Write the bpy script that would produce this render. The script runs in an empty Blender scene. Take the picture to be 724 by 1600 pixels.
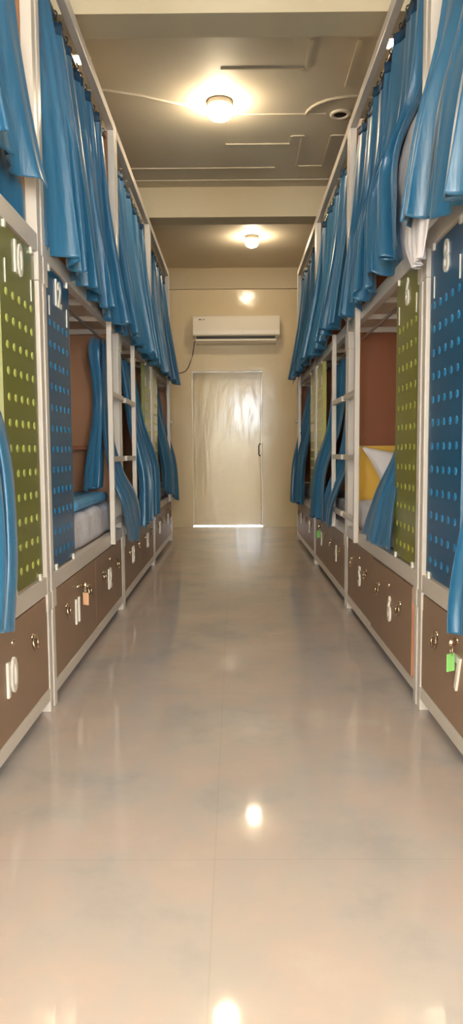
import bpy, math, random
from mathutils import Matrix, Vector
C = bpy.context.scene.collection
PI = math.pi
sc = bpy.context.scene
LX, RX = -.7187, .7097           # corridor-side planes of the two bunk rows
YW, ZC, ZB = 9.40, 3.382, 3.119  # far wall, ceiling, underside of beams
WX = 1.66                        # side walls
YB = -7.5                        # wall behind the camera

# ------------------------------------------------------------------ materials
def s2l(c):
    return tuple(((x/255)/12.92 if x/255 <= .04045 else ((x/255+.055)/1.055)**2.4) for x in c) + (1,)
def mat(name, rgb, rough=.5, metal=0, spec=.5, bump=None, vary=None, sheen=0, coat=0, emit=None, estr=0, aniso=0):
    m = bpy.data.materials.new(name); m.use_nodes = True
    nt = m.node_tree; b = nt.nodes['Principled BSDF']
    b.inputs['Base Color'].default_value = s2l(rgb)
    b.inputs['Roughness'].default_value = rough
    b.inputs['Metallic'].default_value = metal
    b.inputs['Specular IOR Level'].default_value = spec
    if sheen: b.inputs['Sheen Weight'].default_value = sheen
    if coat:
        b.inputs['Coat Weight'].default_value = coat; b.inputs['Coat Roughness'].default_value = .08
    if aniso: b.inputs['Anisotropic'].default_value = aniso
    if emit:
        b.inputs['Emission Color'].default_value = s2l(emit); b.inputs['Emission Strength'].default_value = estr
    tc = None
    def coord(scale):
        nonlocal tc
        if tc is None: tc = nt.nodes.new('ShaderNodeTexCoord')
        mp = nt.nodes.new('ShaderNodeMapping'); mp.inputs['Scale'].default_value = scale
        nt.links.new(tc.outputs['Object'], mp.inputs['Vector']); return mp
    if bump:
        scale, strength, dist = bump[:3]
        n = nt.nodes.new('ShaderNodeTexNoise'); n.inputs['Scale'].default_value = 1; n.inputs['Detail'].default_value = 3
        sc3 = scale if isinstance(scale, tuple) else (scale,)*3
        nt.links.new(coord(sc3).outputs[0], n.inputs['Vector'])
        bp = nt.nodes.new('ShaderNodeBump'); bp.inputs['Strength'].default_value = strength; bp.inputs['Distance'].default_value = dist
        nt.links.new(n.outputs['Fac'], bp.inputs['Height']); nt.links.new(bp.outputs[0], b.inputs['Normal'])
    if vary:
        scale, rgb2 = vary
        n = nt.nodes.new('ShaderNodeTexNoise'); n.inputs['Scale'].default_value = 1; n.inputs['Detail'].default_value = 5
        sc3 = scale if isinstance(scale, tuple) else (scale,)*3
        nt.links.new(coord(sc3).outputs[0], n.inputs['Vector'])
        r = nt.nodes.new('ShaderNodeValToRGB'); r.color_ramp.elements[0].position = .35; r.color_ramp.elements[1].position = .65
        r.color_ramp.elements[0].color = s2l(rgb); r.color_ramp.elements[1].color = s2l(rgb2)
        nt.links.new(n.outputs['Fac'], r.inputs[0]); nt.links.new(r.outputs[0], b.inputs['Base Color'])
    return m
M = {}
M['frame'] = mat('ivory powder coated steel', (214, 205, 195), .35)
M['wall'] = mat('cream gloss paint', (222, 206, 172), .16, bump=(7, .12, .02), vary=(1.1, (226, 211, 178)))
M['sidewall'] = mat('cream side paint', (226, 212, 184), .4)
M['ceiling'] = mat('off white ceiling paint', (206, 196, 176), .6, vary=(.8, (214, 205, 186)))
M['beam'] = mat('ivory beam paint', (204, 190, 160), .6)
M['door'] = mat('cream gloss door', (222, 207, 174), .13, bump=((9, 9, 3), .15, .015))
M['curtain'] = mat('blue satin', (34, 100, 138),   .38, spec=.85, sheen=.18, bump=((26, 26, 5), .35, .012))
M['curtain_hem'] = mat('dark blue tape', (22, 62, 92), .6)
M['hook'] = mat('dark plastic hook', (28, 32, 38), .5)
M['green'] = mat('olive green enamel', (120, 122, 54), .3, coat=.3)
M['olive'] = mat('olive enamel', (122, 124, 42), .3, coat=.3)
M['olive_dot'] = mat('light olive backlit dot', (146, 148, 62), .3)  # dimmer copy of green_dot: less lit backdrop shows through these holes
M['green_dot'] = mat('pale green backlit dot', (176, 182, 94), .3)
M['green2'] = mat('pale lime enamel', (180, 178, 96), .3, coat=.3)
M['green2_dot'] = mat('paler lime backlit dot', (206, 206, 140), .3)
M['blue'] = mat('petrol blue enamel', (6, 86, 130), .3, coat=.3)
M['blue_dot'] = mat('pale blue backlit dot', (26, 118, 168), .3)
M['drawer'] = mat('taupe laminate', (148, 122, 102), .5, spec=.25, vary=((1.2, 1.2, 1.2), (153, 127, 106)))
M['drawer_edge'] = mat('copper brown edge band', (176, 118, 84), .5)
M['wood'] = mat('brown board', (146, 82, 42), .5, vary=((3, 3, .8), (130, 70, 34)))
M['woodleft'] = mat('brown board left', (168, 118, 82), .5, vary=((3, 3, .8), (156, 106, 72)))
M['woodtan'] = mat('tan board', (176, 138, 92), .5, vary=((3, 3, .8), (166, 128, 84)))
M['yellow'] = mat('yellow board', (222, 176, 62), .5)
M['base'] = mat('ply bed base', (214, 190, 168), .6)
M['chrome'] = mat('brass chrome', (214, 190, 160), .16, metal=1)
M['dark'] = mat('dark metal', (46, 38, 32), .4, metal=.6)
M['steelrod'] = mat('steel rod', (150, 140, 128), .3, metal=.9)
M['number'] = mat('ivory plastic', (232, 226, 214), .4)
M['sheet'] = mat('white cotton', (226, 224, 232), .85, bump=(9, .5, .03))
M['pillow'] = mat('white pillow cotton', (228, 222, 222), .85, bump=(14, .3, .02))
M['cover'] = mat('light blue cover', (96, 164, 210), .55, bump=(12, .3, .02))
M['ac'] = mat('ac plastic', (236, 228, 212), .3)
M['black'] = mat('black plastic', (22, 20, 18), .5)
M['greytext'] = mat('grey print', (70, 66, 60), .5)
M['lamp'] = mat('lamp glow', (255, 244, 222), .4, emit=(255, 231, 194), estr=76)
M['lampcase'] = mat('lamp case', (238, 230, 214), .4)
M['tag_green'] = mat('green tag', (150, 226, 128), .45)
M['tag_orange'] = mat('peach tag', (240, 190, 150), .45)
M['pull'] = mat('cream oval plate', (250, 240, 215), .2)

# floor: large glossy tiles with cloudy marbling
def floor_mat():
    m = bpy.data.materials.new('glossy marble tile'); m.use_nodes = True
    nt = m.node_tree; b = nt.nodes['Principled BSDF']; N = nt.nodes.new; Lk = nt.links.new
    tc = N('ShaderNodeTexCoord')
    n1 = N('ShaderNodeTexNoise'); n1.inputs['Scale'].default_value = 2.2; n1.inputs['Detail'].default_value = 6; n1.inputs['Roughness'].default_value = .62
    Lk(tc.outputs['Object'], n1.inputs['Vector'])
    r = N('ShaderNodeValToRGB'); e = r.color_ramp.elements
    e[0].position = .34; e[0].color = s2l((186, 180, 178)); e[1].position = .66; e[1].color = s2l((208, 197, 189))
    x = e.new(.45); x.color = s2l((198, 189, 184)); x = e.new(.56); x.color = s2l((206, 190, 182))
    Lk(n1.outputs['Fac'], r.inputs[0])
    n2 = N('ShaderNodeTexNoise'); n2.inputs['Scale'].default_value = 1.3; n2.inputs['Detail'].default_value = 8; n2.inputs['Roughness'].default_value = .7; n2.inputs['Distortion'].default_value = .6
    mp = N('ShaderNodeMapping'); mp.inputs['Location'].default_value = (3.3, 7.7, 0); Lk(tc.outputs['Object'], mp.inputs['Vector']); Lk(mp.outputs[0], n2.inputs['Vector'])
    r2 = N('ShaderNodeValToRGB'); r2.color_ramp.elements[0].position = .62; r2.color_ramp.elements[1].position = .76
    r2.color_ramp.elements[0].color = (0, 0, 0, 1); r2.color_ramp.elements[1].color = (.28, .28, .28, 1)
    Lk(n2.outputs['Fac'], r2.inputs[0])
    mx = N('ShaderNodeMixRGB'); Lk(r2.outputs[0], mx.inputs[0]); Lk(r.outputs[0], mx.inputs[1]); mx.inputs[2].default_value = s2l((140, 132, 130))
    br = N('ShaderNodeTexBrick'); br.offset = 0; br.inputs['Scale'].default_value = 1
    br.inputs['Brick Width'].default_value = .8; br.inputs['Row Height'].default_value = 1.2; br.inputs['Mortar Size'].default_value = .0022
    br.inputs['Color1'].default_value = (1, 1, 1, 1); br.inputs['Color2'].default_value = (1, 1, 1, 1); br.inputs['Mortar'].default_value = (.94, .93, .92, 1)
    mp2 = N('ShaderNodeMapping'); mp2.inputs['Location'].default_value = (.855, .745, 0); Lk(tc.outputs['Object'], mp2.inputs['Vector']); Lk(mp2.outputs[0], br.inputs['Vector'])
    mu = N('ShaderNodeMixRGB'); mu.blend_type = 'MULTIPLY'; mu.inputs[0].default_value = 1
    Lk(mx.outputs[0], mu.inputs[1]); Lk(br.outputs['Color'], mu.inputs[2]); Lk(mu.outputs[0], b.inputs['Base Color'])
    b.inputs['Roughness'].default_value = .055; b.inputs['Specular IOR Level'].default_value = .5
    n3 = N('ShaderNodeTexNoise'); n3.inputs['Scale'].default_value = 5; Lk(tc.outputs['Object'], n3.inputs['Vector'])
    bp = N('ShaderNodeBump'); bp.inputs['Strength'].default_value = .02; bp.inputs['Distance'].default_value = .01
    Lk(n3.outputs['Fac'], bp.inputs['Height']); Lk(bp.outputs[0], b.inputs['Normal'])
    return m
M['floor'] = floor_mat()

# ------------------------------------------------------------------ mesh builder
class MB:
    def __init__(s): s.v = []; s.f = []; s.sm = []; s.mi = []
    def add(s, vs, fs, smooth=False, mi=0):
        o = len(s.v); s.v += [tuple(p) for p in vs]
        for f in fs: s.f.append([i+o for i in f]); s.sm.append(smooth); s.mi.append(mi)
        return s
    def box(s, x0, x1, y0, y1, z0, z1, mi=0):
        x0, x1 = sorted((x0, x1)); y0, y1 = sorted((y0, y1)); z0, z1 = sorted((z0, z1))
        return s.add([(x0,y0,z0),(x1,y0,z0),(x1,y1,z0),(x0,y1,z0),(x0,y0,z1),(x1,y0,z1),(x1,y1,z1),(x0,y1,z1)],
                     [(0,3,2,1),(4,5,6,7),(0,1,5,4),(1,2,6,5),(2,3,7,6),(3,0,4,7)], False, mi)
    def tube(s, pts, r, n=8, closed=False, mi=0):
        pts = [Vector(p) for p in pts]; k = len(pts); rings = []
        up = Vector((0, 0, 1))
        for i, p in enumerate(pts):
            a = pts[(i-1) % k] if (closed or i > 0) else p
            b = pts[(i+1) % k] if (closed or i < k-1) else p
            t = (b-a).normalized(); u = up if abs(t.z) < .95 else Vector((1, 0, 0))
            e1 = t.cross(u).normalized(); e2 = t.cross(e1).normalized()
            rr = r[i] if isinstance(r, (list, tuple)) else r
            rings.append([p + e1*rr*math.cos(2*PI*j/n) + e2*rr*math.sin(2*PI*j/n) for j in range(n)])
        vs = [q for R in rings for q in R]; fs = []
        for i in range(k if closed else k-1):
            for j in range(n):
                a, b = i*n+j, i*n+(j+1) % n; c, d = ((i+1) % k)*n+(j+1) % n, ((i+1) % k)*n+j
                fs.append((a, d, c, b))
        s.add(vs, fs, True, mi)
        if not closed:
            s.f.append([len(s.v)-len(vs)+j for j in range(n)]); s.sm.append(False); s.mi.append(mi)
            s.f.append([len(s.v)-n+j for j in reversed(range(n))]); s.sm.append(False); s.mi.append(mi)
        return s
    def lathe(s, prof, center, axis, n=24, mi=0):
        """prof: (radius, offset along axis)"""
        ax = Vector(axis).normalized(); u = Vector((0, 0, 1)) if abs(ax.z) < .9 else Vector((1, 0, 0))
        e1 = ax.cross(u).normalized(); e2 = ax.cross(e1); c = Vector(center); vs = []; fs = []
        for r, h in prof:
            for j in range(n):
                a = 2*PI*j/n; vs.append(c + ax*h + (e1*math.cos(a)+e2*math.sin(a))*max(r, 1e-4))
        for i in range(len(prof)-1):
            for j in range(n):
                fs.append((i*n+j, i*n+(j+1) % n, (i+1)*n+(j+1) % n, (i+1)*n+j))
        return s.add(vs, fs, True, mi)
    def grid(s, fn, nu, nv, mi=0):
        vs = [fn(i/nu, j/nv) for j in range(nv+1) for i in range(nu+1)]; w = nu+1
        fs = [(j*w+i, j*w+i+1, (j+1)*w+i+1, (j+1)*w+i) for j in range(nv) for i in range(nu)]
        return s.add(vs, fs, True, mi)

def obj(name, mb, m, parent=None, bevel=0, origin=None, solid=0, kind=None, label=None, fixn=True):
    """one mesh object, built in world coordinates and stored relative to its thing's base"""
    org = Vector(origin) if origin is not None else Vector((0, 0, 0))
    if parent is not None:
        p = parent; org = Vector((0, 0, 0))
        while p is not None: org += p.location; p = p.parent
    me = bpy.data.meshes.new(name); me.from_pydata([tuple(Vector(v)-org) for v in mb.v], [], mb.f)
    for mm in (m if isinstance(m, (list, tuple)) else [m]): me.materials.append(M[mm])
    for p, sm, mi in zip(me.polygons, mb.sm, mb.mi): p.use_smooth = sm; p.material_index = mi
    me.update()
    if fixn:
        import bmesh
        bm = bmesh.new(); bm.from_mesh(me); bmesh.ops.recalc_face_normals(bm, faces=bm.faces); bm.to_mesh(me); bm.free()
    o = bpy.data.objects.new(name, me); C.objects.link(o)
    if parent is not None: o.parent = parent
    else: o.location = org
    if bevel:
        b = o.modifiers.new('edge', 'BEVEL'); b.width = bevel; b.segments = 2; b.limit_method = 'ANGLE'; b.angle_limit = .9
    if solid:
        d = o.modifiers.new('thick', 'SOLIDIFY'); d.thickness = solid; d.offset = 0
    if kind: o['kind'] = kind
    if label: o['label'] = label
    return o
def thing(name, label, cat, loc, group=None):
    o = bpy.data.objects.new(name, None); C.objects.link(o); o.location = loc; o.empty_display_size = .1
    o['label'] = label; o['category'] = cat
    if group: o['group'] = group
    return o
def tag(o, label, cat, group=None):
    o['label'] = label; o['category'] = cat
    if group: o['group'] = group
    return o
def struct(name, mb, m, bevel=0, origin=(0, 0, 0)):
    return obj(name, mb, m, None, bevel, origin, kind='structure')

def text_mb(txt, size, depth, bold, side, x, y, z):
    """raised digits facing the corridor, centred on (y, z), standing on the plane x"""
    cu = bpy.data.curves.new('t', 'FONT'); cu.body = txt; cu.size = size; cu.extrude = depth/2; cu.offset = bold
    cu.align_x = 'CENTER'; cu.align_y = 'CENTER'; cu.resolution_u = 3
    t = bpy.data.objects.new('t', cu); C.objects.link(t)
    bpy.context.view_layer.update()
    me = bpy.data.meshes.new_from_object(t.evaluated_get(bpy.context.evaluated_depsgraph_get()))
    bpy.data.objects.remove(t); mb = MB(); vs = []
    zs = [v.co.y for v in me.vertices]; zm = (max(zs)+min(zs))/2
    xs = [v.co.x for v in me.vertices]; xm = (max(xs)+min(xs))/2
    for v in me.vertices:
        u, w, d = (v.co.x-xm)*.74, v.co.y-zm, v.co.z+depth/2
        vs.append((x-side*d, y-side*u, z+w))
    mb.add(vs, [list(p.vertices) for p in me.polygons]); bpy.data.meshes.remove(me)
    return mb

# ------------------------------------------------------------------ room shell
b = MB(); b.box(-WX-.1, WX+.1, YB-.1, YW+.4, -.1, 0); struct('floor', b, 'floor')
b = MB(); b.box(-WX-.1, WX+.1, YB-.1, YW+.25, ZC, ZC+.12); struct('ceiling', b, 'ceiling')
SW = (-7.2, -3.5, .55, 2.7)      # unseen side windows, added behind the camera to spread daylight
for sgn, nm in ((-1, 'left'), (1, 'right')):
    b = MB(); xa, xb = sgn*WX, sgn*(WX+.12)
    b.box(xa, xb, YB-.12, SW[0], 0, ZC); b.box(xa, xb, SW[1], YW, 0, ZC); b.box(xa, xb, SW[0], SW[1], 0, SW[2]); b.box(xa, xb, SW[0], SW[1], SW[3], ZC)
    struct('wall_'+nm, b, 'sidewall')
    b = MB(); xa, xb = sgn*(WX+.04), sgn*(WX+.09)
    for k in range(4):
        y = SW[0]+(SW[1]-SW[0]-.05)*k/3; b.box(xa, xb, y, y+.05, SW[2], SW[3])
    for k in range(3):
        ya, yb = SW[0]+(SW[1]-SW[0]-.05)*k/3+.05, SW[0]+(SW[1]-SW[0]-.05)*(k+1)/3
        for z in (SW[2], SW[3]-.05): b.box(xa+.002*sgn, xb-.002*sgn, ya, yb, z, z+.05)
    struct('window_%d' % (2 if sgn < 0 else 3), b, 'frame')  # frames of the added, unseen side windows
DX0, DX1, DZ = -.558, .372, 2.068
b = MB(); b.box(-WX-.12, DX0, YW, YW+.22, 0, ZC); b.box(DX1, WX+.12, YW, YW+.22, 0, ZC); b.box(DX0, DX1, YW, YW+.22, DZ, ZC)
struct('wall_back', b, 'wall')
# wall behind the camera, with the big daylight window
WN = (.16, 1.10, 1.8, 3.15)
b = MB(); b.box(-WX-.12, WN[0], YB-.12, YB, 0, ZC); b.box(WN[1], WX+.12, YB-.12, YB, 0, ZC)
b.box(WN[0], WN[1], YB-.12, YB, 0, WN[2]); b.box(WN[0], WN[1], YB-.12, YB, WN[3], ZC); struct('wall_front', b, 'sidewall')
b = MB()
for x in (WN[0], WN[1]-.06): b.box(x, x+.06, YB-.1, YB-.04, WN[2], WN[3])
for z in (WN[2], 2.3, WN[3]-.06): b.box(WN[0]+.06, WN[1]-.06, YB-.098, YB-.042, z, z+.06)
struct('window_1', b, 'frame')
for i, (y0, y1) in enumerate(((3.598, 3.80), (6.565, 6.78), (9.36, YW), (.45, .66), (-2.7, -2.49))):
    b = MB(); b.box(-WX, WX, y0, y1, ZB, ZC); struct('trim_%d' % (i+1), b, 'beam')
# plaster mouldings on the ceiling bay
b = MB(); zt, zh = ZC-.007, ZC
def strip(x0, y0, x1, y1, w=.022):
    if abs(x1-x0) > abs(y1-y0): b.box(x0, x1, y0-w/2, y0+w/2, zt, zh)
    else: b.box(x0-w/2, x0+w/2, y0, y1, zt, zh)
strip(-WX, 6.406, WX, 6.406); strip(-WX, 6.141, .35, 6.141); strip(.545, 6.11, .76, 6.11); strip(.535, 5.55, .535, 6.11)
strip(-.054, 5.685, .45, 5.685); strip(.45, 5.548, .45, 5.685); strip(.45, 5.548, .54, 5.548)
strip(.75, 5.545, 1.5, 5.545); strip(.75, 5.545, .75, 6.11); strip(-.073, 4.613, .463, 4.613); strip(.463, 4.3, .463, 4.613)
strip(.745, 4.3, .745, 4.83); strip(.05, 5.2, .66, 5.2, .012)
pts = [(.83+.31*math.cos(a), 5.2+.25*math.sin(a), ZC-.004) for a in [PI+i*PI/14 for i in range(15)]]
b.tube(pts, .011, 6)
struct('trim_6', b, 'ceiling')

# door: slab recessed in its opening, daylight showing below
b = MB()
b.box(DX0+.02, DX1-.02, YW+.12, YW+.16, .011, DZ-.001)
b.box(DX1-.022, DX1-.0005, YW+.10, YW+.165, .011, DZ-.001); b.box(DX0+.0005, DX0+.022, YW+.10, YW+.165, .011, DZ-.001)
d1 = struct('door_1', b, 'door', .003)
hx, hy, hz = .352, YW+.12, 1.03
def stadium(cx, y, cz, w, h, n=10):
    r = w/2; p = []
    for i in range(n+1): a = PI*i/n; p.append((cx+r*math.cos(a), y, cz+h/2-r+r*math.sin(a)))
    for i in range(n+1): a = PI+PI*i/n; p.append((cx+r*math.cos(a), y, cz-h/2+r+r*math.sin(a)))
    return p
b = MB(); p = stadium(hx, hy-.008, hz, .05, .16); b.tube(p, .0085, 8, True)
dh = obj('door_handle', b, 'dark', d1)
b = MB(); p0 = stadium(hx, hy-.006, hz, .044, .154); b.add(p0, [list(range(len(p0)))]); obj('oval_plate', b, 'pull', dh, solid=.004)  # pale cream oval plate inside the dark rim

# world daylight, admitted by the rear window and the added side windows
w = bpy.data.worlds.new('sky'); sc.world = w; w.use_nodes = True
bg = w.node_tree.nodes['Background']; bg.inputs[0].default_value = (.82, .91, 1, 1); bg.inputs[1].default_value = 22
def portal(name, loc, w_, h_, d):
    L = bpy.data.lights.new(name, 'AREA'); L.shape = 'RECTANGLE'; L.size = w_; L.size_y = h_; L.cycles.is_portal = True
    o = bpy.data.objects.new(name, L); C.objects.link(o); o.location = loc; o.rotation_euler = Vector(d).to_track_quat('-Z', 'Y').to_euler()
portal('window_daylight', ((WN[0]+WN[1])/2, YB-.13, (WN[2]+WN[3])/2), WN[1]-WN[0], WN[3]-WN[2], (0, 1, 0))
for sgn in (-1, 1):
    portal('window_daylight', (sgn*(WX+.13), (SW[0]+SW[1])/2, (SW[2]+SW[3])/2), SW[1]-SW[0], SW[3]-SW[2], (-sgn, 0, 0))  # portals of the added side windows

# ------------------------------------------------------------------ ceiling lamps
def lamp(name, x, y, label, r=.082):
    t = thing(name, label, 'lamp', (x, y, ZC), 'ceiling lamps')
    b = MB(); b.lathe([(0, 0), (r*1.05, 0), (r*1.1, -.02), (r*.95, -.05), (r*.8, -.055), (0, -.055)], (x, y, ZC), (0, 0, 1)); obj('lamp_holder', b, 'lampcase', t)
    b = MB(); b.lathe([(r*.78, -.055), (r*.98, -.07), (r*.98, -.085), (r*.8, -.105), (r*.45, -.118), (0, -.122)], (x, y, ZC), (0, 0, 1)); obj('diffuser', b, 'lamp', t)
lamp('ceiling_lamp', -.088, 5.02, 'lit round ceiling lamp between the two beams, nearer of the two')
lamp('ceiling_lamp', .205, 8.03, 'lit round ceiling lamp beyond the second beam, above the air conditioner', .072)
def spot(x, y, lit, label):
    t = thing('downlight', label, 'downlight', (x, y, ZC), 'small ceiling downlights')
    b = MB(); b.lathe([(.045, 0), (.075, 0), (.072, -.012), (.05, -.012), (.045, 0)], (x, y, ZC), (0, 0, 1)); obj('trim_ring', b, 'lampcase', t)
    b = MB(); b.lathe([(.046, -.004), (.03, -.006), (0, -.006)], (x, y, ZC), (0, 0, 1)); obj('lens', b, 'lamp' if lit else 'dark', t)
spot(-.93, 4.47, True, 'small lit downlight glinting above the left curtain top near panel 12 bunk')
spot(.92, 4.33, True, 'small lit downlight glinting above the right curtain top near panel 6 bunk')
spot(.763, 5.208, False, 'unlit round downlight by the moulded arc at right of the ceiling')
b = MB(); b.tube([(-1.5, 4.83, ZC-.006), (-.835, 4.84, ZC-.006), (-.6, 4.92, ZC-.006), (-.4, 5.02, ZC-.006), (-.17, 5.12, ZC-.006)], .007, 6)
tag(obj('ceiling_cable', b, 'lampcase', origin=(-.8, 4.85, ZC)), 'thin pale cable running over the ceiling to the nearer lamp', 'cable')

# ------------------------------------------------------------------ air conditioner
t = thing('air_conditioner', 'white wall mounted split air conditioner above the cream door', 'air conditioner', (.03, YW, 2.42))
x0, x1 = -.531, .593
prof = [(YW-.001, 2.752), (9.225, 2.752), (9.205, 2.745), (9.198, 2.72), (9.196, 2.56), (9.20, 2.51), (9.215, 2.49), (YW-.001, 2.49)]
b = MB(); n = len(prof)
b.add([(x0, y, z) for y, z in prof]+[(x1, y, z) for y, z in prof], [list(range(n)), [n+i for i in reversed(range(n))]]+[(i, (i+1) % n, n+(i+1) % n, n+i) for i in range(n)])
obj('body', b, 'ac', t, .008)
b = MB(); xa, xb = x0+.035, x1-.05
prof = [(YW-.001, 2.49), (9.235, 2.49), (9.235, 2.452), (9.27, 2.41), (YW-.001, 2.40)]; n = len(prof)
b.add([(xa, y, z) for y, z in prof]+[(xb, y, z) for y, z in prof], [list(range(n)), [n+i for i in reversed(range(n))]]+[(i, (i+1) % n, n+(i+1) % n, n+i) for i in range(n)])
obj('underside', b, 'ac', t, .003)
b = MB(); b.box(xa+.01, xb-.01, 9.222, 9.236, 2.458, 2.489); obj('air_slot', b, 'black', t)
b = MB(); b.box(xa, xb, 9.205, 9.232, 2.425, 2.452); obj('flap', b, 'ac', t, .006)
b = MB()
for k, wd in enumerate((.018, .012, .006, .014)): b.box(-.45+.02*k, -.45+.02*k+wd, 9.1935, 9.197, 2.69, 2.702)
obj('logo', b, 'greytext', t)
b = MB(); P = [(-.515, 9.36, 2.45), (-.528, 9.375, 2.37), (-.545, 9.385, 2.27), (-.572, 9.385, 2.19), (-.605, 9.385, 2.11), (-.641, 9.385, 2.066), (-.70, 9.385, 2.045), (-.768, 9.385, 2.04), (-.86, 9.385, 2.03), (-1.0, 9.385, 1.98)]
b.tube(P, .006, 6); obj('power_cord', b, 'black', t)

# ------------------------------------------------------------------ bunk beds
BD = .90
def bunk(side, y0, y1, panel_near, colour, pnum, nums, label, slide=None, board='wood', headboard=False, shelf=False, near_board=True):
    XF = LX if side < 0 else RX
    X = lambda d: XF + side*d
    t = thing('bunk_bed', label, 'bunk bed', (X(.45), (y0+y1)/2, 0), 'white bunk beds along both sides of the corridor')
    def bx(name, d0, d1, ya, yb, z0, z1, m='frame', bev=.003, parent=t, **k):
        b = MB(); b.box(X(d0), X(d1), ya, yb, z0, z1); return obj(name, b, m, parent, bev, **k)
    pw = .042
    for ya in (y0, y1-pw):
        bx('post', 0, pw, ya, ya+pw, 0, 3.0); bx('post', BD-pw, BD, ya, ya+pw, 0, 3.0)
    for ya, yb in ((y0-.004, y0+pw+.012), (y1-pw-.012, y1+.004)):
        bx('sleeve', -.004, pw+.006, ya, yb, 1.635, 1.737); bx('sleeve', -.004, pw+.006, ya, yb, .395, .465)
    for nm, z0, z1 in (('bottom_rail', .045, .095), ('lower_rail', .462, .53), ('upper_rail', 1.735, 1.803), ('top_rail', 2.945, 3.0)):
        bx(nm, .001, .04, y0+pw, y1-pw, z0, z1)
    for nm, z0, z1 in (('back_rail', .462, .53), ('back_rail', 1.735, 1.803)): bx(nm, BD-.04, BD-.001, y0+pw, y1-pw, z0, z1)
    for ya in (y0, y1-pw):
        for z0, z1 in ((.462, .53), (1.735, 1.803), (2.945, 3.0)): bx('end_rail', pw, BD-pw, ya+.002, ya+.04, z0, z1)
    bx('lower_base', .042, BD-.042, y0+pw, y1-pw, .49, .515, 'base', 0)
    ub = bx('upper_base', .042, BD-.042, y0+pw, y1-pw, 1.765, 1.785, 'base', 0)
    for k in (1, 2, 3):
        yy = y0+(y1-y0)*k/4; bx('cross_bar', .042, BD-.042, yy-.015, yy+.015, 1.738, 1.765, 'frame', .002, ub)
    b = MB(); b.tube([(X(.085), y0+.05, 1.692), (X(.085), y1-.05, 1.692)], .008, 8); obj('curtain_rod', b, 'steelrod', t)
    b = MB(); b.tube([(X(.058), y0+.04, 2.905), (X(.058), y1-.04, 2.905)], .009, 8); obj('curtain_rod', b, 'steelrod', t)
    for ya in ((y0+.012, y1-.028) if near_board else (y1-.028,)):
        bx('end_board', .046, BD-.046, ya, ya+.016, .532, 1.733, ('woodleft' if side < 0 and board == 'wood' else board), 0); bx('end_board', .046, BD-.046, ya, ya+.016, 1.806, 2.94, ('woodleft' if side < 0 and board == 'wood' else board), 0)
    if headboard: bx('headboard', .05, BD-.05, y1-.046, y1-.029, .532, 1.035, 'yellow', .002, label='yellow headboard')
    if shelf: bx('shelf', .10, BD-.05, y1-.20, y1-.029, 1.02, 1.045, 'wood', .002)
    # perforated privacy panel
    pa, pb = (y0+pw+.022, y0+pw+.412) if panel_near else (y1-pw-.412, y1-pw-.022)
    b = MB(); b.box(X(.010), X(.022), pa, pb, .538, 1.728)
    b.box(X(.022), X(.040), pa, pa+.012, .538, 1.728); b.box(X(.022), X(.040), pb-.012, pb, .538, 1.728)
    ym = (pa+pb)/2
    for r in range(12):
        zc = 1.518-.0835*r
        for c in range(5):
            yc = ym+(c-2)*.0695
            b.lathe([(.0135, .0), (.0130, .0015), (.008, .0032), (0, .004)], (X(.010), yc, zc), (-side, 0, 0), 10, 1)  # raised dots; light seen through the panel holes is put into their colour
    for yy in (pa+.05, pb-.05): b.box(X(.007), X(.011), yy-.0028, yy+.0028, 1.545, 1.62, 2)  # pale bars stand in for light showing through narrow slots
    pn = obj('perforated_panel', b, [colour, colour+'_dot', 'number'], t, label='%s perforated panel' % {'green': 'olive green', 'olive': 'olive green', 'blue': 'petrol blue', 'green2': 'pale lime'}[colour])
    for yy in (pa+.045, pb-.045):
        for z0, z1 in ((.527, .553), (1.712, 1.742)):
            b = MB(); b.box(X(.002), X(.012), yy-.009, yy+.009, z0, z1); obj('clip', b, 'number', pn, .002)
    if pnum: obj('number', text_mb(pnum, .148, .006, .003, side, X(.010), ym, 1.655), 'number', pn, label='white raised number %s' % pnum)
    # ladder at the other end: one stile and three rungs to the end post
    if panel_near: ya = y1-.46; r0, r1 = ya+.03, y1-pw+.005
    else: ya = y0+.44; r0, r1 = y0+pw-.005, ya
    lad = bx('ladder', -.03, -.001, ya, ya+.03, .475, 1.803)
    for z in (.60, .965, 1.335): bx('rung', -.028, -.002, r0, r1, z-.016, z+.016, 'frame', .003, lad)
    # two drawers
    ymid = (y0+y1)/2
    for k, (ya, yb) in enumerate(((y0+.048, ymid-.003), (ymid+.003, y1-.048))):
        sl = slide if (slide and k == 0) else 0
        b = MB(); d0 = .004-sl
        b.box(X(d0), X(d0+.018), ya, yb, .098, .456)
        o = (1, 0)
        for yy in (ya+.02, yb-.035): b.box(X(d0+.018), X(.55), yy, yy+.015, .11, .38, 1)
        b.box(X(d0+.018), X(.55), ya+.035, yb-.035, .11, .12, 1)
        if sl:
            b.box(X(d0+.001), X(d0+.018), ya-.002, ya, .098, .456, 1)
        dr = obj('drawer', b, ['drawer', 'drawer_edge'], t)
        yc = (ya+yb)/2; xf = X(d0)
        for yy in (yc-.215, yc+.225):
            b = MB(); b.lathe([(.012, 0), (.011, .004), (.007, .007), (.006, .014), (0, .016)], (xf, yy, .350), (-side, 0, 0), 16)
            R = .026; rp = [(xf-side*(.010-.003*math.cos(2*PI*i/20)), yy+R*math.sin(2*PI*i/20), .329+R*math.cos(2*PI*i/20)) for i in range(20)]
            b.tube(rp, .005, 7, True); obj('ring_pull', b, 'chrome', dr)
        b = MB(); b.lathe([(.011, 0), (.0105, .004), (.007, .006), (0, .006)], (xf, yc+.0, .392), (-side, 0, 0), 14); obj('lock', b, 'chrome', dr)
        obj('number', text_mb(nums[k], .155, .008, .004, side, xf, yc-.025, .287), 'number', dr, label='ivory raised number %s' % nums[k])
    return t
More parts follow.
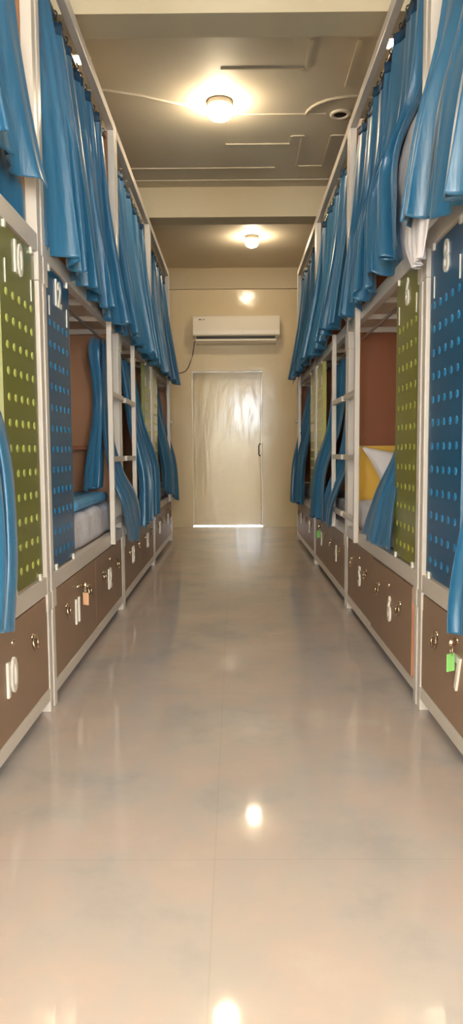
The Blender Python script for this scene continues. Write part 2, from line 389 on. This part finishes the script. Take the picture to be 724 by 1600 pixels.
YS = [(.925, 2.695), (2.715, 4.475), (4.495, 6.235), (6.255, 8.02)]
bunk(-1, *YS[0], False, 'green', '10', ('9', '10'), 'white bunk bed with green panel 10, nearest the camera in the left row', near_board=False)
bunk(-1, *YS[1], True, 'blue', '12', ('11', '12'), 'white bunk bed with blue panel 12 and drawers 11 and 12', shelf=True)
bunk(-1, *YS[2], False, 'green', None, ('13', '14'), 'white bunk bed with drawers 13 and 14, third along the left row')
bunk(-1, *YS[3], True, 'green2', None, ('15', '16'), 'white bunk bed with drawers 15 and 16 at the far end of the left row')
bunk(1, *YS[0], False, 'blue', '8', ('8', '7'), 'white bunk bed with blue panel 8, nearest the camera in the right row', board='woodtan', near_board=False)
bunk(1, *YS[1], True, 'olive', '6', ('6', '5'), 'white bunk bed with olive panel 6 and a yellow headboard', slide=.012, headboard=True)
bunk(1, *YS[2], False, 'green2', None, ('4', '3'), 'white bunk bed with drawers 3 and 4, third along the right row')
bunk(1, *YS[3], True, 'green2', None, ('2', '1'), 'white bunk bed with drawers 1 and 2 at the far end of the right row')

# ------------------------------------------------------------------ curtains
def cr(ps, t):
    n = len(ps)-1; x = min(max(t*n, 0), n-1e-6); i = int(x); f = x-i
    a, b_, c, d = ps[max(i-1, 0)], ps[i], ps[i+1], ps[min(i+2, n)]
    return [.5*((2*q)+(-p+r)*f+(2*p-5*q+4*r-s)*f*f+(-p+3*q-3*r+s)*f**3) for p, q, r, s in zip(a, b_, c, d)]
def curtain(side, rows, folds, amp, seed, label, group, nu=130, nv=40, hem=.012, hooks=0, hookz=2.905, hookd=.058, wander=.5, fine=None):
    """rows top to bottom: (y_near, d_near, z_near, y_far, d_far, z_far); amp (top, bottom)"""
    XF = LX if side < 0 else RX
    rnd = random.Random(seed); ph = [rnd.random()*2*PI for _ in range(8)]
    am = [1, .6*rnd.uniform(.6, 1.2), .42*rnd.uniform(.6, 1.2), .34 if fine is None else fine]; fr = [folds, folds*.47+.3, folds*1.71, folds*2.9]
    jit = [rnd.uniform(-1, 1) for _ in range(64)]
    def smooth(u):
        x = u*24; i = int(x); f = x-i; f = f*f*(3-2*f); return jit[i]*(1-f)+jit[i+1]*f
    def fn(u, v):
        r = cr(rows, v)
        uu = u + .25*smooth(u)/folds*min(1, v*2)
        y = r[0]+(r[3]-r[0])*u; d = r[1]+(r[4]-r[1])*u; z = r[2]+(r[5]-r[2])*u
        a = amp[0]+(amp[1]-amp[0])*v
        q = 0; c = 0
        for k in range(4):
            th = 2*PI*fr[k]*uu+ph[k]+wander*math.sin(2*v+ph[k+3])*(.6+.5*k)
            s = math.sin(th); s = math.copysign(abs(s)**.8, s)
            g = (1.0-.75*v) if k == 3 else (.75+.5*math.sin(3.1*v+5*u+ph[4]) if k == 2 else 1)
            q += am[k]*s*g; c += am[k]*math.cos(th)*g
        d -= a*(q*.62+.35*v*smooth((u*.5+.3) % 1)); y += a*.45*c
        z += hem*v**6*(smooth(u)+.8*math.sin(2*PI*folds*.5*u+ph[6]))
        return (XF+side*d, y, z)
    r = rows[0]; org = (XF+side*r[1], (r[0]+r[3])/2, rows[-1][2])
    b = MB(); b.grid(fn, nu, nv)
    o = obj('curtain', b, 'curtain', None, 0, org, solid=.003, fixn=False); tag(o, label, 'curtain', group)
    if hooks:
        b = MB(); b.grid(lambda u, v: tuple(Vector(fn(u, 0))+Vector((0, 0, .028-.05*v))+Vector((-side*.0025, 0, 0))), nu, 2)
        obj('heading_tape', b, 'curtain_hem', o, solid=.003, fixn=False)
        h0 = None
        for k in range(hooks):
            u = (k+.5)/hooks; p = fn(u, 0); yy = p[1]; xr = XF+side*hookd
            if h0 is None:
                hb = MB(); hb.tube([(xr+.015*math.cos(2*PI*i/12), yy, hookz+.015*math.sin(2*PI*i/12)) for i in range(12)], .0035, 6, True)
                hb.tube([(xr, yy, hookz-.015), (xr, yy, hookz-.05)], .004, 6)
                h0 = obj('hook', hb, 'hook', o); y00 = yy
            else:
                c = h0.copy(); C.objects.link(c); c.parent = o; c.location = (0, yy-y00, 0)
    return o
UG = 'blue curtains of the upper bunks'
zt = 2.862
def upper(side, y0, y1, bot, folds, seed, label, amp=(.026, .06), mid=None):
    rows = [(y0+.05, .058, zt, y1-.05, .058, zt)]
    rows += mid or []
    rows += [bot]
    return curtain(side, rows, folds, amp, seed, label, UG, 170, 44, .016, 16)
# left row
curtain(-1, [(1.0, .058, zt, 2.47, .058, zt), (1.0, .03, 2.35, 2.50, .03, 2.35), (1.0, -.02, 1.93, 2.54, -.01, 1.93)], 7, (.026, .055), 3,
        'blue satin curtain of the upper bunk above panel 10', UG, 170, 44, .012, 16)
curtain(-1, [(1.2, .075, 2.1, 2.60, .075, 2.1), (1.2, .06, 1.95, 2.62, .05, 1.95), (1.25, .05, 1.812, 2.63, .055, 1.812)], 12, (.01, .022), 33,
        'crumpled dark blue curtain hem under the curtain above panel 10', 'dark blue inner curtains', 110, 26, .004)
upper(-1, 2.70, 4.46, (2.73, -.045, 1.775, 4.46, -.06, 1.72), 8.3, 5, 'blue satin curtain of the upper bunk above panel 12', mid=[(2.74, -.01, 2.3, 4.44, .02, 2.3)])
upper(-1, 4.49, 6.22, (4.52, -.07, 1.75, 6.25, -.06, 1.74), 9, 8, 'blue curtain of the upper bunk above drawers 13 and 14', mid=[(4.56, .03, 2.4, 6.18, .03, 2.4)])
upper(-1, 6.27, 8.0, (6.3, -.06, 1.75, 7.93, -.07, 1.76), 9, 12, 'blue curtain of the upper bunk above drawers 15 and 16', (.022, .04), [(6.32, .03, 2.4, 7.93, .02, 2.4)])
# right row
curtain(1, [(1.0, .058, zt, 2.60, .058, zt), (1.0, .015, 2.4, 2.60, .02, 2.4), (1.0, -.07, 2.0, 2.60, -.045, 2.08), (1.0, -.10, 1.50, 2.62, -.08, 1.80)], 5.5, (.026, .06), 21,
        'light blue satin curtain billowing from the upper bunk above panel 8', UG, 170, 44, .014, 16)
curtain(1, [(2.76, .058, zt, 4.42, .058, zt), (2.78, .03, 2.45, 4.42, .03, 2.45), (3.01, -.03, 2.25, 4.44, .01, 2.2), (2.93, -.05, 2.0, 4.46, -.02, 2.0), (2.86, -.05, 1.80, 4.46, -.05, 1.80)], 7.4, (.026, .06), 25,
        'blue satin curtain of the upper bunk above panel 6', UG, 170, 44, .03, 16)
upper(1, 4.49, 6.22, (4.52, -.06, 1.82, 6.25, -.07, 1.77), 9, 28, 'blue curtain of the upper bunk above drawers 3 and 4', mid=[(4.56, .03, 2.4, 6.18, .03, 2.4)])
upper(1, 6.27, 8.0, (6.3, -.06, 1.79, 7.93, -.07, 1.77), 9, 31, 'blue curtain of the upper bunk above drawers 1 and 2', (.022, .04), [(6.32, .03, 2.4, 7.93, .02, 2.4)])
# lower bunks
LG = 'blue curtains of the lower bunks'
zl = 1.672
curtain(-1, [(1.2, .085, zl, 1.85, .085, zl), (1.2, .04, 1.4, 1.93, .0, 1.4), (1.2, -.03, 1.05, 2.10, -.055, 1.05), (1.2, -.05, .75, 2.12, -.065, .75), (1.2, -.05, .53, 2.05, -.06, .52)], 2.4, (.015, .04), 41,
        'blue satin curtain hanging over the lower bunk left of panel 10', LG, fine=.1)
curtain(-1, [(4.12, .10, zl, 4.40, .10, zl), (4.02, .10, 1.58, 4.40, .10, 1.58), (4.16, .10, 1.3, 4.40, .10, 1.3), (3.98, .12, .95, 4.40, .10, .95), (3.92, .13, .795, 4.40, .11, .795)], 3, (.02, .035), 43,
        'blue curtain gathered behind the ladder of the panel 12 bunk', LG, 80, 40)
curtain(-1, [(4.20, .05, zl, 4.41, .06, zl), (4.14, .045, 1.2, 4.41, .05, 1.2), (4.09, .01, .90, 4.42, -.02, .90), (4.06, -.06, .72, 4.66, -.06, .74), (4.20, -.065, .57, 4.82, -.07, .58), (4.42, -.055, .44, 4.80, -.06, .43)], 2.2, (.008, .02), 45,
        'blue curtain swagged over the bed rail between drawers 12 and 13', LG, 80, 50, fine=.1)
curtain(-1, [(5.0, .085, zl, 5.60, .085, zl), (5.0, .03, 1.25, 5.75, .03, 1.25), (5.02, -.05, .85, 5.98, -.05, .9), (4.98, -.055, .47, 5.9, -.06, .5)], 4, (.02, .035), 47,
        'blue curtain hanging over the lower bunk of drawers 13 and 14', LG)
curtain(-1, [(6.72, .085, zl, 7.4, .085, zl), (6.72, .05, 1.3, 7.7, .03, 1.3), (6.76, -.02, .9, 7.95, -.05, .9), (6.72, -.03, .66, 7.98, -.07, .46)], 5, (.02, .035), 49,
        'blue curtain hanging over the lower bunk of drawers 15 and 16', LG)
curtain(1, [(1.2, .085, zl, 1.7, .085, zl), (1.2, .03, 1.2, 1.86, .0, 1.2), (1.2, -.04, .85, 1.97, -.045, .85), (1.2, -.05, .6, 2.07, -.05, .6), (1.2, -.055, .46, 2.08, -.05, .45)], 3, (.015, .03), 51,
        'blue satin curtain hanging over the lower bunk right of panel 8', LG, fine=.1)
curtain(1, [(2.9, .085, zl, 3.12, .085, zl), (3.02, .07, 1.3, 3.18, .07, 1.3), (3.08, .04, 1.01, 3.25, .025, 1.01), (3.14, -.0, .80, 3.50, -.012, .80), (3.16, -.02, .56, 3.80, -.03, .545)], 1.35, (.004, .026), 53,
        'shiny blue curtain corner flared out beside olive panel 6', LG, 80, 44, fine=0)
curtain(1, [(4.56, .085, zl, 4.9, .085, zl), (4.56, .07, 1.25, 4.88, .07, 1.25), (4.6, .06, .95, 4.96, .03, .95), (4.7, -.035, .66, 5.2, -.04, .66), (4.85, -.04, .48, 5.25, -.045, .47)], 2.2, (.015, .02), 55,
        'blue curtain behind the ladder above drawer 4 on the right', LG, 80, 44)
curtain(1, [(5.0, .10, zl, 5.75, .10, zl), (5.0, .05, 1.2, 5.76, .05, 1.2), (5.1, -.04, .85, 5.9, -.04, .85), (5.15, -.05, .5, 5.95, -.055, .46)], 4, (.02, .035), 57,
        'blue curtain hanging over the lower bunk of drawers 3 and 4', LG)
curtain(1, [(6.75, .085, zl, 7.4, .085, zl), (6.75, .05, 1.3, 7.7, .03, 1.3), (6.8, -.02, .9, 7.9, -.05, .9), (6.75, -.04, .5, 7.95, -.07, .44)], 5, (.02, .035), 59,
        'blue curtain hanging over the lower bunk of drawers 1 and 2', LG)

# ------------------------------------------------------------------ bedding
def soft_box(side, d0, d1, y0, y1, z0, z1, seed, n=(14, 26), rr=.04, wob=.008):
    """mattress-like rounded block"""
    XF = LX if side < 0 else RX; rnd = random.Random(seed)
    ph = [rnd.random()*6 for _ in range(6)]
    b = MB(); nx, ny = n
    sec = []
    k = 6
    for cx, cz, a0 in ((d1-rr, z1-rr, 0), (d0+rr, z1-rr, PI/2), (d0+rr, z0+rr, PI), (d1-rr, z0+rr, 1.5*PI)):
        for i in range(k+1): a = a0+PI/2*i/k; sec.append((cx+rr*math.cos(a), cz+rr*math.sin(a)))
    m = len(sec); vs = []; cxm, czm = (d0+d1)/2, (z0+z1)/2
    rows = [(0, .86), (.004, .95)]+[(.02+.96*j/ny, 1) for j in range(ny+1)]+[(.996, .95), (1, .86)]
    for tt, s in rows:
        y = y0+(y1-y0)*tt
        for d, z in sec:
            w = wob*(math.sin(9*y+ph[0])+math.sin(17*y+ph[1]+8*z)+.6*math.sin(31*y+ph[2]+20*d))
            dd = cxm+(d-cxm)*s; zz = czm+(z-czm)*s + (w*.5 if z > czm else 0)
            vs.append((XF+side*(dd-(w*.4 if d < cxm else 0)), y, zz))
    fs = [(j*m+i, j*m+(i+1) % m, (j+1)*m+(i+1) % m, (j+1)*m+i) for j in range(len(rows)-1) for i in range(m)]
    fs += [list(range(m)), [len(vs)-m+i for i in range(m)]]
    return b.add(vs, fs, True)
MG = 'white mattresses on the lower bunks'
for side, i, lab in ((-1, 1, 'white sheeted mattress on the lower bunk beside blue panel 12'), (-1, 2, 'white mattress on the lower bunk above drawers 13 and 14'),
                     (-1, 3, 'white mattress on the lower bunk above drawers 15 and 16'), (1, 1, 'white sheeted mattress on the lower bunk beside olive panel 6'),
                     (1, 2, 'white mattress on the lower bunk above drawers 3 and 4'), (1, 3, 'white mattress on the lower bunk above drawers 1 and 2')):
    y0, y1 = YS[i]; XF = LX if side < 0 else RX
    b = soft_box(side, .05, .84, y0+.06, y1-.06, .516, .70 if i == 1 else .66, i+side)
    tag(obj('mattress', b, 'sheet', origin=(XF+side*.45, (y0+y1)/2, .516)), lab, 'mattress', MG)
b = soft_box(-1, .055, .80, 3.42, 4.30, .712, .768, 7, rr=.027, wob=.005)
tag(obj('blue_blanket', b, 'cover', origin=(LX-.4, 3.6, .702)), 'light blue folded blanket on the white mattress beside panel 12', 'blanket')

def cushion(side, c, e1, e2, e3, L, W, T, name, label, m='pillow', seed=1):
    """pillow: c centre, e1 long axis, e2 short axis, e3 thickness axis (unit vectors)"""
    e1, e2, e3 = (Vector(e).normalized() for e in (e1, e2, e3)); c = Vector(c); rnd = random.Random(seed); p = [rnd.random()*6 for _ in range(4)]
    b = MB(); n = 22; vs = []; fs = []
    for sgn in (1, -1):
        o = len(vs)
        for j in range(n+1):
            for i in range(n+1):
                u, v = 2*i/n-1, 2*j/n-1
                pin = 1-.10*(1-abs(u)**2)*abs(v)**6 ; pin2 = 1-.10*(1-abs(v)**2)*abs(u)**6
                h = T/2*((1-abs(u)**3)*(1-abs(v)**3))**.5*(1+.12*math.sin(5*u+p[0])*math.sin(4*v+p[1]))
                vs.append(c+e1*(u*L/2*pin2)+e2*(v*W/2*pin)+e3*(sgn*h))
        for j in range(n):
            for i in range(n):
                a = o+j*(n+1)+i; f = (a, a+1, a+n+2, a+n+1); fs.append(f if sgn > 0 else f[::-1])
    b.add(vs, fs, True); return tag(obj(name, b, m, origin=c), label, 'pillow', None)
cushion(1, (1.085, 4.30, .845), (.97, .1, -.12), (-.42, .1, .88), (0, -1, .12), .50, .35, .16, 'pillow', 'white pillow leaning on the yellow headboard', seed=4)
# white quilt pushed against the gap between the upper curtains, and its corner hanging over the rail
def cloth(side, rows, seed, amp, name, label, cat, m='pillow', folds=3, nu=50, nv=30, solid=.012):
    XF = LX if side < 0 else RX; rnd = random.Random(seed); p = [rnd.random()*6 for _ in range(5)]
    def fn(u, v):
        r = cr(rows, v); y = r[0]+(r[3]-r[0])*u; d = r[1]+(r[4]-r[1])*u; z = r[2]+(r[5]-r[2])*u
        q = math.sin(2*PI*folds*u+p[0]+2*v)+.5*math.sin(2*PI*folds*1.9*u+p[1]+4*v)
        return (XF+side*(d-amp*q*(.3+.7*v)), y+amp*.3*math.cos(2*PI*folds*u+p[2]+3*v), z+amp*.4*math.sin(7*u+p[3])*v)
    b = MB(); b.grid(fn, nu, nv); r = rows[0]
    return tag(obj(name, b, m, origin=(XF+side*r[1], r[0], r[2]), solid=solid, fixn=False), label, cat)
cloth(1, [(2.44, .10, 1.84, 2.74, .10, 1.86), (2.42, .0, 1.87, 2.72, -.01, 1.875), (2.40, -.055, 1.83, 2.72, -.06, 1.83), (2.44, -.06, 1.74, 2.70, -.065, 1.74), (2.50, -.055, 1.665, 2.60, -.06, 1.655)], 5, .014, 'bed_sheet', 'white sheet corner hanging over the upper rail between panels 6 and 8', 'sheet', solid=.006)
cushion(1, (RX+.06, 3.02, 2.085), (0, .12, 1), (0, 1, -.12), (-1, 0, 0), .58, .42, .13, 'pillow', 'white pillow showing between the two right upper curtains', seed=9)

# ------------------------------------------------------------------ key tags
def key_tag(side, y, m, label, fob, d=.004):
    XF = LX if side < 0 else RX; xf = XF+side*d; z = .392
    t = thing('key_tag', label, 'key tag', (xf-side*.012, y, z), 'key tags hanging from drawer locks')
    b = MB(); b.box(xf-side*.005, xf-side*.016, y-.002, y+.002, z-.004, z+.004)
    b.lathe([(0, -.003), (.012, -.003), (.0135, 0), (.012, .003), (0, .003)], (xf-side*.025, y, z), (0, 1, 0), 18); obj('key', b, 'chrome', t)
    b = MB(); b.tube([(xf-side*.028, y+.011*math.sin(2*PI*i/14), z-.024+.017*math.cos(2*PI*i/14)) for i in range(14)], .0014, 6, True); obj('key_ring', b, 'chrome', t)
    b = MB(); b.box(-.0165, .0165, -.0025, .0025, z-.092, z-.034)
    cx, cy_ = xf-side*.030, y; ca, sa = math.cos(.5*side), math.sin(.5*side)
    b.v = [(cx+px*ca-py*sa, cy_+px*sa+py*ca, pz) for px, py, pz in b.v]; obj('fob', b, m, t, .002, label=fob)
def cen(i, k):
    y0, y1 = YS[i]; ym = (y0+y1)/2; return ((y0+.048+ym-.003)/2, (ym+.003+y1-.048)/2)[k]
key_tag(1, cen(0, 1)-.035, 'tag_green', 'bright green key tag hanging from the lock of drawer 7', 'bright green fob')
key_tag(-1, cen(1, 0)+.03, 'tag_orange', 'peach key tag hanging from the lock of drawer 11', 'peach fob')
key_tag(1, cen(2, 1)-.05, 'tag_green', 'small green key tag hanging from the lock of drawer 3', 'green fob')

# ------------------------------------------------------------------ camera
f, th, yaw, roll = 1099.77, .0847, -.005, .0066
c, s = math.cos(th), math.sin(th)
F = Vector((c*math.sin(yaw), c*math.cos(yaw), -s)); U = Vector((s*math.sin(yaw), s*math.cos(yaw), c)); R = Vector((math.cos(yaw), -math.sin(yaw), 0))
cr_, sr = math.cos(roll), math.sin(roll)
right = cr_*R - sr*U; up = sr*R + cr_*U
cam = bpy.data.cameras.new('camera'); co = bpy.data.objects.new('camera', cam); C.objects.link(co)
mx = Matrix((right, up, -F)).transposed().to_4x4(); mx.translation = (0, 0, 1); co.matrix_world = mx
cam.sensor_fit = 'VERTICAL'; cam.sensor_height = 24; cam.lens = f/1600*24; cam.clip_start = .01
sc.camera = co
vs_ = sc.view_settings; vs_.view_transform = 'Standard'; vs_.look = 'None'; vs_.gamma = 1; vs_.use_curve_mapping = False; vs_.exposure = 1.15
cy = sc.cycles; cy.use_denoising = True; cy.max_bounces = 8; cy.diffuse_bounces = 5; cy.glossy_bounces = 4; cy.sample_clamp_indirect = 6; cy.caustics_reflective = False
